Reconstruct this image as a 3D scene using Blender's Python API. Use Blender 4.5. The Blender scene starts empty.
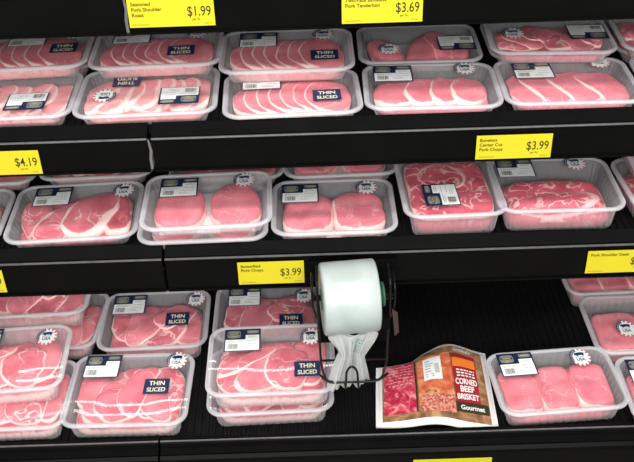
import bpy, math, random
import numpy as np
from mathutils import Matrix, Vector

scene = bpy.context.scene
COL = scene.collection
PI = math.pi

# ------------------------------------------------------------------ camera
cam_data = bpy.data.cameras.new('camera')
cam_data.sensor_width = 36.0
cam_data.lens = 918.86 / 634.0 * 36.0
cam_data.clip_start = 0.01
cam = bpy.data.objects.new('camera', cam_data)
COL.objects.link(cam)
PITCH, ROLL = 0.61593, -0.032538
fwd = Vector((0, math.cos(PITCH), -math.sin(PITCH)))
up0 = Vector((0, math.sin(PITCH), math.cos(PITCH)))
r0 = Vector((1, 0, 0))
rt = math.cos(ROLL) * r0 + math.sin(ROLL) * up0
up = -math.sin(ROLL) * r0 + math.cos(ROLL) * up0
cm = Matrix(((rt.x, up.x, -fwd.x, 0), (rt.y, up.y, -fwd.y, 0), (rt.z, up.z, -fwd.z, 1.698), (0, 0, 0, 1)))
cam.matrix_world = cm
scene.camera = cam

# ------------------------------------------------------------------ light and exposure
scene.view_settings.view_transform = 'Standard'
scene.view_settings.look = 'None'
scene.view_settings.exposure = 0.0
scene.view_settings.gamma = 1.0
scene.view_settings.use_curve_mapping = False
world = bpy.data.worlds.new('store_ambient')
scene.world = world
world.use_nodes = True
world.node_tree.nodes['Background'].inputs[0].default_value = (1.0, 0.985, 0.96, 1)
world.node_tree.nodes['Background'].inputs[1].default_value = 0.46


def area(name, loc, target, sx, sy, power, color=(1, 1, 1)):
    d = bpy.data.lights.new(name, 'AREA')
    d.shape = 'RECTANGLE'
    d.size, d.size_y = sx, sy
    d.energy = power
    d.color = color
    o = bpy.data.objects.new(name, d)
    COL.objects.link(o)
    o.location = loc
    o.rotation_euler = (Vector(target) - Vector(loc)).to_track_quat('-Z', 'Y').to_euler()
    return o


area('aisle_ceiling_light', (0.0, -0.45, 3.1), (0, 1.3, 0.7), 3.2, 0.7, 52, (1, 0.985, 0.96))
area('far_aisle_ceiling_light', (0.0, -2.6, 2.9), (0, 1.4, 0.7), 4.0, 1.2, 182, (1, 0.985, 0.96))
area('case_canopy_light', (0.0, 0.95, 2.05), (0, 1.40, 0.7), 2.4, 0.12, 17, (1, 0.98, 0.95))


# ------------------------------------------------------------------ materials
def new_mat(name):
    m = bpy.data.materials.new(name)
    m.use_nodes = True
    return m, m.node_tree, m.node_tree.nodes['Principled BSDF']


def simple(name, col, rough=0.5, spec=0.5, metal=0.0, alpha=1.0):
    m, nt, b = new_mat(name)
    b.inputs['Base Color'].default_value = (*col, 1)
    b.inputs['Roughness'].default_value = rough
    b.inputs['Specular IOR Level'].default_value = spec
    b.inputs['Metallic'].default_value = metal
    b.inputs['Alpha'].default_value = alpha
    return m


def worn(name, col, col2, rough, spec, scale=30.0, bump=0.0):
    m, nt, b = new_mat(name)
    tc = nt.nodes.new('ShaderNodeTexCoord')
    n = nt.nodes.new('ShaderNodeTexNoise')
    n.inputs['Scale'].default_value = scale
    n.inputs['Detail'].default_value = 5
    nt.links.new(tc.outputs['Object'], n.inputs['Vector'])
    mx = nt.nodes.new('ShaderNodeMix')
    mx.data_type = 'RGBA'
    mx.inputs[6].default_value = (*col, 1)
    mx.inputs[7].default_value = (*col2, 1)
    nt.links.new(n.outputs['Fac'], mx.inputs[0])
    nt.links.new(mx.outputs[2], b.inputs['Base Color'])
    b.inputs['Roughness'].default_value = rough
    b.inputs['Specular IOR Level'].default_value = spec
    if bump:
        bp = nt.nodes.new('ShaderNodeBump')
        bp.inputs['Strength'].default_value = bump
        bp.inputs['Distance'].default_value = 0.002
        nt.links.new(n.outputs['Fac'], bp.inputs['Height'])
        nt.links.new(bp.outputs[0], b.inputs['Normal'])
    return m


def math_node(nt, op, a, b=None, c=None):
    n = nt.nodes.new('ShaderNodeMath')
    n.operation = op
    for i, v in enumerate((a, b, c)):
        if v is None:
            continue
        if isinstance(v, (int, float)):
            n.inputs[i].default_value = v
        else:
            nt.links.new(v, n.inputs[i])
    return n.outputs[0]


def meat_mat(name, pink, deep, fat, vein_amt, vein_scale, vein_w, gate0=.42, gate1=.58):
    m, nt, b = new_mat(name)
    tc = nt.nodes.new('ShaderNodeTexCoord')
    oi = nt.nodes.new('ShaderNodeObjectInfo')
    off = nt.nodes.new('ShaderNodeVectorMath')
    off.operation = 'MULTIPLY_ADD'
    off.inputs[1].default_value = (1, 1, 1)
    cmb = nt.nodes.new('ShaderNodeCombineXYZ')
    r7 = math_node(nt, 'MULTIPLY', oi.outputs['Random'], 7.3)
    nt.links.new(r7, cmb.inputs[0])
    nt.links.new(r7, cmb.inputs[1])
    nt.links.new(tc.outputs['Object'], off.inputs[0])
    nt.links.new(cmb.outputs[0], off.inputs[2])
    vec = off.outputs[0]

    def noise(scale, detail=3, dist=0.0):
        n = nt.nodes.new('ShaderNodeTexNoise')
        n.inputs['Scale'].default_value = scale
        n.inputs['Detail'].default_value = detail
        n.inputs['Distortion'].default_value = dist
        nt.links.new(vec, n.inputs['Vector'])
        return n.outputs['Fac']
    big = noise(26, 3)
    fine = noise(210, 3)
    at = nt.nodes.new('ShaderNodeAttribute')
    at.attribute_name = 'fat'
    # the seam of fat: where the noise crosses its middle value
    ridge = math_node(nt, 'ABSOLUTE', math_node(nt, 'SUBTRACT', noise(vein_scale, 2, 0.6), 0.5))
    vein = nt.nodes.new('ShaderNodeMapRange')
    vein.interpolation_type = 'SMOOTHSTEP'
    vein.inputs[1].default_value = vein_w
    vein.inputs[2].default_value = vein_w * 0.25
    vein.inputs[3].default_value = 0
    vein.inputs[4].default_value = vein_amt
    nt.links.new(ridge, vein.inputs[0])
    gate = nt.nodes.new('ShaderNodeMapRange')
    gate.inputs[1].default_value = gate0
    gate.inputs[2].default_value = gate1
    nt.links.new(noise(vein_scale * 0.6 + 3, 1), gate.inputs[0])
    veins = math_node(nt, 'MULTIPLY', vein.outputs[0], gate.outputs[0])
    wob = math_node(nt, 'MULTIPLY_ADD', math_node(nt, 'SUBTRACT', noise(75, 3), 0.5), 0.9, at.outputs['Fac'])
    edge = nt.nodes.new('ShaderNodeMapRange')
    edge.interpolation_type = 'SMOOTHSTEP'
    edge.inputs[1].default_value = 0.30
    edge.inputs[2].default_value = 0.62
    nt.links.new(wob, edge.inputs[0])
    gated = math_node(nt, 'MULTIPLY', edge.outputs[0], math_node(nt, 'GREATER_THAN', at.outputs['Fac'], 0.02))
    f = math_node(nt, 'MAXIMUM', gated, veins)
    lean = nt.nodes.new('ShaderNodeMix')
    lean.data_type = 'RGBA'
    lean.inputs[6].default_value = (*deep, 1)
    lean.inputs[7].default_value = (*pink, 1)
    lf = nt.nodes.new('ShaderNodeMapRange')
    lf.inputs[1].default_value = 0.33
    lf.inputs[2].default_value = 0.62
    nt.links.new(math_node(nt, 'MULTIPLY_ADD', math_node(nt, 'SUBTRACT', fine, 0.5), 0.35, big), lf.inputs[0])
    nt.links.new(lf.outputs[0], lean.inputs[0])
    mx = nt.nodes.new('ShaderNodeMix')
    mx.data_type = 'RGBA'
    mx.inputs[7].default_value = (*fat, 1)
    nt.links.new(lean.outputs[2], mx.inputs[6])
    nt.links.new(f, mx.inputs[0])
    nt.links.new(mx.outputs[2], b.inputs['Base Color'])
    b.inputs['Roughness'].default_value = 0.42
    b.inputs['Specular IOR Level'].default_value = 0.35
    bp = nt.nodes.new('ShaderNodeBump')
    bp.inputs['Strength'].default_value = 0.35
    bp.inputs['Distance'].default_value = 0.0015
    nt.links.new(fine, bp.inputs['Height'])
    nt.links.new(bp.outputs[0], b.inputs['Normal'])
    return m


M = {}
FAT = (0.94, 0.64, 0.60)
M['loin'] = meat_mat('pork_loin', (0.81, 0.235, 0.280), (0.69, 0.15, 0.195), FAT, 0.35, 22, 0.02)
M['pale'] = meat_mat('pork_pale', (0.87, 0.36, 0.375), (0.78, 0.25, 0.275), FAT, 0.5, 30, 0.025)
M['chop'] = meat_mat('pork_chop_lean', (0.76, 0.195, 0.240), (0.61, 0.105, 0.15), FAT, 0.75, 24, 0.028)
M['steak'] = meat_mat('pork_shoulder_lean', (0.68, 0.105, 0.155), (0.50, 0.05, 0.085), (0.92, 0.52, 0.51), 0.95, 30, 0.040, .30, .48)
M['deepred'] = meat_mat('pork_end_lean', (0.68, 0.14, 0.18), (0.54, 0.07, 0.10), FAT, 0.6, 26, 0.022)


def plastic_mat(name, col, alpha, rough, trans):
    m = bpy.data.materials.new(name)
    m.use_nodes = True
    nt = m.node_tree
    nt.nodes.clear()
    out = nt.nodes.new('ShaderNodeOutputMaterial')
    tr = nt.nodes.new('ShaderNodeBsdfTransparent')
    df = nt.nodes.new('ShaderNodeBsdfDiffuse')
    df.inputs[0].default_value = (*col, 1)
    tl = nt.nodes.new('ShaderNodeBsdfTranslucent')
    tl.inputs[0].default_value = (*col, 1)
    gl = nt.nodes.new('ShaderNodeBsdfGlossy')
    gl.inputs['Roughness'].default_value = rough
    m1 = nt.nodes.new('ShaderNodeMixShader')
    m1.inputs[0].default_value = trans
    nt.links.new(df.outputs[0], m1.inputs[1])
    nt.links.new(tl.outputs[0], m1.inputs[2])
    m2 = nt.nodes.new('ShaderNodeMixShader')
    m2.inputs[0].default_value = alpha
    nt.links.new(tr.outputs[0], m2.inputs[1])
    nt.links.new(m1.outputs[0], m2.inputs[2])
    fr = nt.nodes.new('ShaderNodeFresnel')
    fr.inputs[0].default_value = 1.45
    geo = nt.nodes.new('ShaderNodeNewGeometry')
    m3 = nt.nodes.new('ShaderNodeMixShader')
    fac = math_node(nt, 'MULTIPLY', fr.outputs[0], math_node(nt, 'SUBTRACT', 1.0, geo.outputs['Backfacing']))
    nt.links.new(fac, m3.inputs[0])
    nt.links.new(m2.outputs[0], m3.inputs[1])
    nt.links.new(gl.outputs[0], m3.inputs[2])
    nt.links.new(m3.outputs[0], out.inputs[0])
    return m, nt, gl


M['wall'] = plastic_mat('tray_wall_plastic', (0.86, 0.86, 0.89), 0.37, 0.25, 0.45)[0]
M['rim'] = plastic_mat('tray_rim_plastic', (0.86, 0.86, 0.90), 0.64, 0.22, 0.35)[0]
M['film'], _nt, _gl = plastic_mat('clear_film', (0.90, 0.90, 0.92), 0.055, 0.025, 0.3)
_tc = _nt.nodes.new('ShaderNodeTexCoord')
_n = _nt.nodes.new('ShaderNodeTexNoise')
_n.inputs['Scale'].default_value = 6
_n.inputs['Detail'].default_value = 2
_b = _nt.nodes.new('ShaderNodeBump')
_b.inputs['Strength'].default_value = 0.035
_b.inputs['Distance'].default_value = 0.004
_nt.links.new(_tc.outputs['Object'], _n.inputs['Vector'])
_nt.links.new(_n.outputs['Fac'], _b.inputs['Height'])
_nt.links.new(_b.outputs[0], _gl.inputs['Normal'])

M['black'] = worn('black_shelf_enamel', (0.0022, 0.0022, 0.0023), (0.005, 0.005, 0.005), 0.45, 0.03, 18)
M['channel'] = worn('black_price_channel', (0.0018, 0.0018, 0.0018), (0.004, 0.004, 0.0036), 0.25, 0.05, 9)
M['grate'] = worn('black_ribbed_plastic', (0.004, 0.004, 0.0043), (0.009, 0.009, 0.009), 0.40, 0.09, 60)
M['edge'] = worn('edge_highlight_grey', (0.03, 0.03, 0.03), (0.12, 0.12, 0.12), 0.35, 0.5, 60)  # lighter grey paints in the highlight on shelf ridges and the shiny deck edge
M['backwall'] = worn('dark_case_liner', (0.012, 0.012, 0.012), (0.02, 0.02, 0.02), 0.5, 0.3, 6)
M['chrome'] = simple('bracket_steel', (0.36, 0.36, 0.36), 0.35, 0.5, 1.0)
M['wire'] = simple('black_wire', (0.005, 0.005, 0.005), 0.3, 0.25)
M['yellow'] = worn('yellow_tag_card', (0.60, 0.525, 0.015), (0.55, 0.47, 0.015), 0.55, 0.3, 14)
M['ink'] = simple('tag_ink', (0.035, 0.030, 0.012), 0.6, 0.2)
M['fineprint'] = simple('tag_fine_print', (0.34, 0.29, 0.03), 0.6, 0.2)
M['white'] = simple('label_white', (0.83, 0.85, 0.84), 0.5, 0.3)
M['navy'] = simple('label_navy', (0.012, 0.020, 0.055), 0.4, 0.4)
M['navyblue'] = simple('sticker_navy', (0.010, 0.028, 0.085), 0.4, 0.4)
M['gold'] = simple('label_gold', (0.40, 0.34, 0.14), 0.45, 0.4)
M['silver'] = simple('label_silver', (0.20, 0.21, 0.21), 0.4, 0.4)
M['red'] = simple('sticker_red', (0.62, 0.10, 0.13), 0.5, 0.3)
M['grey'] = simple('label_grey_print', (0.33, 0.34, 0.35), 0.6, 0.2)
M['cream'] = simple('sticker_cream', (0.86, 0.78, 0.55), 0.5, 0.3)
M['silverink'] = simple('packet_silver_ink', (.70, .70, .69), .5)
M['pad'] = worn('absorbent_pad', (0.78, 0.75, 0.76), (0.72, 0.62, 0.64), 0.8, 0.1, 40)


# ------------------------------------------------------------------ mesh helpers
class MB:
    def __init__(self):
        self.v, self.f, self.m = [], [], []

    def add(self, verts, faces, mi=0):
        o = len(self.v)
        self.v += [tuple(p) for p in verts]
        self.f += [tuple(i + o for i in q) for q in faces]
        self.m += [mi] * len(faces)

    def box(self, a, b, mi=0):
        (x0, y0, z0), (x1, y1, z1) = a, b
        self.add([(x0, y0, z0), (x1, y0, z0), (x1, y1, z0), (x0, y1, z0), (x0, y0, z1), (x1, y0, z1), (x1, y1, z1), (x0, y1, z1)],
                 [(0, 3, 2, 1), (4, 5, 6, 7), (0, 1, 5, 4), (1, 2, 6, 5), (2, 3, 7, 6), (3, 0, 4, 7)], mi)

    def grid(self, fn, nu, nv, mi=0, u0=0., u1=1., v0=0., v1=1.):
        vs = [fn(u0 + (u1 - u0) * i / nu, v0 + (v1 - v0) * j / nv) for j in range(nv + 1) for i in range(nu + 1)]
        w = nu + 1
        self.add(vs, [(j * w + i, j * w + i + 1, (j + 1) * w + i + 1, (j + 1) * w + i) for j in range(nv) for i in range(nu)], mi)

    def prism_x(self, prof, x0, x1, mi=0):
        n = len(prof)
        self.add([(x0, y, z) for y, z in prof] + [(x1, y, z) for y, z in prof],
                 [(i, i + n, (i + 1) % n + n, (i + 1) % n) for i in range(n)] + [tuple(range(n)), tuple(range(2 * n - 1, n - 1, -1))], mi)

    def tube(self, pts, r, seg=8, mi=0):
        pts = [Vector(p) for p in pts]
        n = len(pts)
        vs, prev = [], None
        for i, p in enumerate(pts):
            t = (pts[min(i + 1, n - 1)] - pts[max(i - 1, 0)]).normalized()
            a = prev - t * prev.dot(t) if prev is not None else t.orthogonal()
            if a.length < 1e-6:
                a = t.orthogonal()
            a.normalize()
            prev = a
            b = t.cross(a)
            for k in range(seg):
                q = 2 * PI * k / seg
                vs.append(p + r * (math.cos(q) * a + math.sin(q) * b))
        fs = [(i * seg + k, i * seg + (k + 1) % seg, (i + 1) * seg + (k + 1) % seg, (i + 1) * seg + k) for i in range(n - 1) for k in range(seg)]
        fs += [tuple(range(seg - 1, -1, -1)), tuple(range((n - 1) * seg, n * seg))]
        self.add(vs, fs, mi)

    def mesh(self, name, mats, smooth=False):
        me = bpy.data.meshes.new(name)
        me.from_pydata(self.v, [], self.f)
        for m in mats:
            me.materials.append(m)
        if len(mats) > 1:
            me.polygons.foreach_set('material_index', self.m)
        if smooth:
            me.polygons.foreach_set('use_smooth', [True] * len(self.f))
        me.update()
        return me

    def build(self, name, mats, parent=None, smooth=False):
        return link(name, self.mesh(name, mats, smooth), parent)


def link(name, me, parent=None):
    o = bpy.data.objects.new(name, me)
    COL.objects.link(o)
    o.parent = parent
    return o


def tag(o, label=None, cat=None, group=None, kind=None):
    if label:
        o['label'] = label
    if cat:
        o['category'] = cat
    if group:
        o['group'] = group
    if kind:
        o['kind'] = kind
    return o


def empty(name, loc, rz=0.0):
    o = bpy.data.objects.new(name, None)
    o.empty_display_size = 0.03
    COL.objects.link(o)
    o.location = loc
    o.rotation_euler = (0, 0, rz)
    return o


def fillet(pts, rad, n=5):
    pts = [Vector(p) for p in pts]
    out = [pts[0]]
    for i in range(1, len(pts) - 1):
        a, b, c = pts[i - 1], pts[i], pts[i + 1]
        d1, d2 = (a - b), (c - b)
        r = min(rad, d1.length * .49, d2.length * .49)
        p, q = b + d1.normalized() * r, b + d2.normalized() * r
        for k in range(n + 1):
            t = k / n
            out.append((1 - t) ** 2 * p + 2 * t * (1 - t) * b + t * t * q)
    out.append(pts[-1])
    return out


_tcache = {}


def text_geo(s, bold=0.0):
    """outline of a line of lettering, one unit high, starting at the origin"""
    k = (s, bold)
    if k not in _tcache:
        cu = bpy.data.curves.new('lettering', 'FONT')
        cu.body = s
        cu.size = 1.0
        cu.resolution_u = 3
        cu.offset = bold
        o = bpy.data.objects.new('lettering', cu)
        COL.objects.link(o)
        dg = bpy.context.evaluated_depsgraph_get()
        me = bpy.data.meshes.new_from_object(o.evaluated_get(dg))
        vs = [tuple(v.co) for v in me.vertices]
        fs = [tuple(p.vertices) for p in me.polygons]
        COL.objects.unlink(o)
        bpy.data.objects.remove(o)
        bpy.data.curves.remove(cu)
        bpy.data.meshes.remove(me)
        w = max(v[0] for v in vs)
        _tcache[k] = (vs, fs, w)
    return _tcache[k]


def put_text(mb, s, x, y, size, z, mi, align='l', sx=1.0, bold=0.0, fn=None, width=None):
    vs, fs, w = text_geo(s, bold)
    if width:
        sx = width / (w * size)
    ox = x - {'l': 0, 'c': .5, 'r': 1}[align] * w * size * sx
    out = [(ox + a * size * sx, y + b * size, z) for a, b, c in vs]
    if fn:
        out = [fn(*p) for p in out]
    mb.add(out, fs, mi)


# ------------------------------------------------------------------ the display case
def struct(o, label=None):
    o['kind'] = 'structure'
    if label:
        o['label'] = label
    return o


XL, XR = -1.05, 1.05
mb = MB()
mb.box((XL, 1.96, 0.0), (XR, 2.0, 2.0))
struct(mb.build('wall_back', [M['backwall']]))
mb = MB()
mb.box((-2.2, -1.4, -0.02), (2.2, 2.0, 0.0))
struct(mb.build('floor', [worn('store_floor_vinyl', (0.30, 0.29, 0.28), (0.36, 0.35, 0.34), 0.35, 0.4, 5)]))


def ribbed(mb, x0, x1, y0, y1, z, pitch=0.0135, rib=0.0055, h=0.0035, mi=0):
    x = x0
    prof = []
    while x + pitch <= x1 + 1e-6:
        prof += [(x, z - h), (x + pitch - rib, z - h), (x + pitch - rib + .0008, z), (x + pitch - .0008, z)]
        x += pitch
    prof.append((x1, z - h))
    n = len(prof)
    mb.add([(a, y0, b) for a, b in prof] + [(a, y1, b) for a, b in prof], [(i, i + 1, i + 1 + n, i + n) for i in range(n - 1)], mi)


ZB, ZM, ZT = 0.345, 0.690, 0.916


def shelf(x0, x1, z, y_lip, lip_z, y_ridge, ridge_z, y_bot, bot_z, label, led=False):
    t = empty('case_shelf', ((x0 + x1) / 2, y_ridge, bot_z))
    tag(t, label, 'shelf', 'shelves of the meat case')
    inv = Matrix.Translation(-Vector(t.location))

    def part(mb, name, mats):
        o = mb.build(name, mats, t)
        o.data.transform(inv)
        return o
    mb = MB()
    ribbed(mb, x0, x1, y_lip + .004, 1.955, z)
    o = part(mb, 'ribbed_tray_deck', [M['grate']])
    mb = MB()
    mb.box((x0, y_lip + .02, z - .024), (x1, 1.955, z - .006))
    part(mb, 'shelf_panel', [M['black']])
    mb = MB()  # the raised nose in front of the trays
    mb.prism_x([(y_lip + .006, z - .03), (y_lip + .006, lip_z - .002), (y_lip + .003, lip_z), (y_lip, lip_z), (y_ridge + .004, ridge_z + .003),
                (y_ridge + .004, ridge_z - .012), (y_lip - .004, z - .03)], x0, x1)
    part(mb, 'front_nose', [M['black']])
    mb = MB()
    mb.tube([(x0, y_ridge, ridge_z), (x1, y_ridge, ridge_z)], .0022)
    part(mb, 'nose_edging', [M['edge']])  # thin pale strip, the ridge highlight put into its colour
    mb = MB()  # price channel
    mb.prism_x([(y_ridge + .001, ridge_z - .004), (y_bot + .001, bot_z + .002), (y_bot - .003, bot_z + .003), (y_bot - .003, bot_z - .001), (y_bot + .006, bot_z - .001),
                (y_ridge + .006, ridge_z - .004)], x0, x1)
    part(mb, 'price_channel', [M['channel']])
    return t, part


L3 = 'left-hand section of the {} black meat shelf, its front beside the joint'
sh = {}
BR = {'M': -.281, 'T': -.283, 'X': -.297}
shelf(XL, BR['M'] - .003, ZM, 1.362, .716, 1.336, .700, 1.335, .629, 'black lower shelf section left of the joint, holding the tray of three chops')
_, part = shelf(BR['M'] + .003, XR, ZM, 1.362, .716, 1.336, .700, 1.335, .629, 'black lower shelf section right of the joint, above the roll of bags')
shelf(XL, BR['T'] - .004, ZT, 1.408, .941, 1.381, .9245, 1.380, .862, 'black upper shelf section left of the joint, with the $4.19 tag')
shelf(BR['T'] + .004, XR, ZT, 1.408, .941, 1.381, .9245, 1.380, .862, 'black upper shelf section right of the joint, with the boneless center cut $3.99 tag')
shelf(XL, BR['X'] - .004, 1.145, 1.448, 1.185, 1.421, 1.168, 1.420, 1.100, 'black topmost shelf section at top left, left of the metal upright')
shelf(BR['X'] + .004, XR, 1.145, 1.448, 1.185, 1.421, 1.168, 1.420, 1.100, 'black topmost shelf section with the $1.99 and $3.69 tags')

# light strip under the lower shelf
t = empty('under_shelf_light', (-.33, 1.505, .6545))
tag(t, 'slim light tube mounted under the lower shelf', 'light')
mb = MB()
mb.box((-.36, -.022, -.006), (.36, .022, .006))
mb.build('housing', [M['black']], t)
em, nt, b = new_mat('tube_glow')
b.inputs['Base Color'].default_value = (.9, .9, .9, 1)
b.inputs['Emission Color'].default_value = (1, .98, .95, 1)
b.inputs['Emission Strength'].default_value = 14.0
for ty, x1 in ((-.012, .35), (.012, .10)):
    mb = MB()
    mb.tube([(-.35, ty, -.010), (x1, ty, -.010)], .0021)
    mb.build('tube', [em], t, True)

# bottom deck
XD = -.314
for x0, x1, lab in ((XL, XD - .002, 'black ribbed bottom deck section at lower left with a shiny front edge'),
                    (XD + .002, XR, 'black ribbed bottom deck section under the bag roll and the empty space')):
    t = empty('case_deck', ((x0 + x1) / 2, 1.2, .27))
    tag(t, lab, 'shelf', 'bottom deck of the meat case')
    inv = Matrix.Translation(-Vector(t.location))
    mb = MB()
    ribbed(mb, x0, x1, 1.222, 1.955, ZB, .0145, .006, .003)
    o = mb.build('ribbed_deck', [M['grate']], t)
    o.data.transform(inv)
    mb = MB()
    mb.prism_x([(1.222, .30), (1.222, .356), (1.217, .364), (1.206, .366), (1.201, .362), (1.199, .352), (1.186, .349), (1.184, .30)], x0, x1)
    o = mb.build('front_edge', [M['black']], t)
    o.data.transform(inv)
    mb = MB()
    mb.tube([(x0, 1.2045, .3655), (x1, 1.2045, .3655)], .0018)
    o = mb.build('edge_strip', [M['edge']], t)
    o.data.transform(inv)
    mb = MB()
    mb.prism_x([(1.183, .3485), (1.178, .342), (1.176, .335), (1.176, .24), (1.184, .24), (1.184, .3485)], x0, x1)
    o = mb.build('price_channel', [M['channel']], t)
    o.data.transform(inv)
    mb = MB()
    mb.box((x0, 1.19, .30), (x1, 1.955, .340))
    o = mb.build('deck_panel', [M['black']], t)
    o.data.transform(inv)
mb = MB()
mb.box((XL, 1.19, 0.0), (XR, 1.96, .236))
o = mb.build('case_base', [M['black']])
struct(o)

# steel joint brackets between shelf sections
for x, y, z0, z1, lab in ((BR['T'], 1.3765, .868, .926, 'small steel joint clip between the upper shelf sections beside the $4.19 rail'),
                          (BR['X'], 1.4165, 1.104, 1.168, 'small steel joint clip between the topmost shelf sections beside the $1.99 tag')):
    t = MB()
    t.add([], [])
    pr = [(x - .0025, z0), (x + .002, z0), (x + .0018, (z0 * 2 + z1) / 3), (x + .0042, (z0 + z1 * 1.6) / 2.6), (x + .0008, z1), (x - .002, z1), (x - .0005, (z0 + z1 * 1.6) / 2.6), (x - .003, (z0 * 2 + z1) / 3)]
    n = len(pr)
    t.add([(a, y, b) for a, b in pr] + [(a, y + .004, b) for a, b in pr],
          [tuple(range(n)), tuple(range(2 * n - 1, n - 1, -1))] + [(i, (i + 1) % n, (i + 1) % n + n, i + n) for i in range(n)])
    tag(t.build('joint_clip', [M['chrome']]), lab, 'clip')


# ------------------------------------------------------------------ price tags
def price_tag(xc, ytop, ztop, ybot, zbot, w, lines, price, label, per='per lb.'):
    t = empty('price_tag', (xc, ybot, zbot))
    tag(t, label, 'price tag', 'yellow price tags on the shelf fronts')
    h = math.hypot(ztop - zbot, ytop - ybot)
    t.rotation_euler = (PI / 2 - math.atan2(ytop - ybot, ztop - zbot), 0, 0)
    mb = MB()
    mb.box((-w / 2, 0, -.0005), (w / 2, h, .0006))
    mb.build('card', [M['yellow']], t)
    if lines:
        mb = MB()
        for i, s in enumerate(lines):
            put_text(mb, s, -w / 2 + .0055, h - .0115 - i * .0092, .0086, .0009, 0, 'l', .98, .014)
        mb.build('product_name', [M['ink']], t)
    if price:
        mb = MB()
        put_text(mb, price, w / 2 - .0055, h * .36, .0235, .0009, 0, 'r', .74, .006)
        if per:
            put_text(mb, per, w / 2 - .030, h * .36 - .0075, .0058, .0009, 0, 'c', .9)
        mb.build('price', [M['ink']], t)
        rr = random.Random(price + label)
        for a, b in ((-w / 2 + .0055, -w / 2 + .032), (w / 2 - .018, w / 2 - .006)):
            mb = MB()
            x = a
            while x < b:
                l = rr.uniform(.0012, .0035)
                mb.box((x, .0035, .0006), (min(x + l, b), .0056, .0009))
                x += l + .0009
            mb.build('fine_print', [M['fineprint']], t)
    return t


def mtag(xc, w, lines, price, label):
    return price_tag(xc, 1.3325, .690, 1.332, .640, w, lines, price, label)


mtag(-.0865, .121, ['Butterflied', 'Pork Chops'], '$3.99', 'yellow $3.99 butterflied pork chops tag left of the bag roll')
mtag(.554, .124, ['Pork Shoulder Steak'], '$2.99', 'yellow pork shoulder steak tag at the right edge of the lower shelf')
mtag(-.636, .121, ['Pork Chops'], '$2.99', 'yellow price tag cut off by the left edge, below the tray of three chops')
price_tag(.3455, 1.3775, .912, 1.377, .8655, .131, ['Boneless', 'Center Cut', 'Pork Chops'], '$3.99', 'yellow $3.99 boneless center cut pork chops tag on the upper shelf')
price_tag(-.5405, 1.3775, .912, 1.377, .8655, .131, [], '$4.19', 'yellow $4.19 price tag at the left edge of the upper shelf')
price_tag(-.2235, 1.4175, 1.160, 1.417, 1.112, .139, ['Seasoned', 'Pork Shoulder', 'Roast'], '$1.99', 'yellow $1.99 seasoned pork shoulder roast tag at the top')
price_tag(.117, 1.4175, 1.155, 1.417, 1.107, .131, ['Two-Pack Boneless', 'Pork Tenderloin'], '$3.69', 'yellow $3.69 two-pack boneless pork tenderloin tag at the top')
price_tag(.2445, 1.1745, .3245, 1.1745, .276, .150, [], None, 'blank top of a yellow tag on the bottom rail below the corned beef packet')
price_tag(-.345, 1.1745, .3245, 1.1745, .276, .060, [], None, 'small yellow tag on the bottom rail at lower left')


# ------------------------------------------------------------------ trays
def rrect(w, d, r, nper=10, nstraight=1):
    pts = []
    for cx, cy, a0 in ((w / 2 - r, d / 2 - r, 0), (-w / 2 + r, d / 2 - r, PI / 2), (-w / 2 + r, -d / 2 + r, PI), (w / 2 - r, -d / 2 + r, 1.5 * PI)):
        for k in range(nper + 1):
            a = a0 + PI / 2 * k / nper
            pts.append((cx + r * math.cos(a), cy + r * math.sin(a)))
    return pts


def resample(pts, n):
    P = np.array(pts + [pts[0]])
    L = np.concatenate([[0], np.cumsum(np.hypot(*np.diff(P, axis=0).T))])
    s = np.linspace(0, L[-1], n, endpoint=False)
    return np.stack([np.interp(s, L, P[:, 0]), np.interp(s, L, P[:, 1])], -1), L[-1]


_tray_cache = {}


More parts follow.
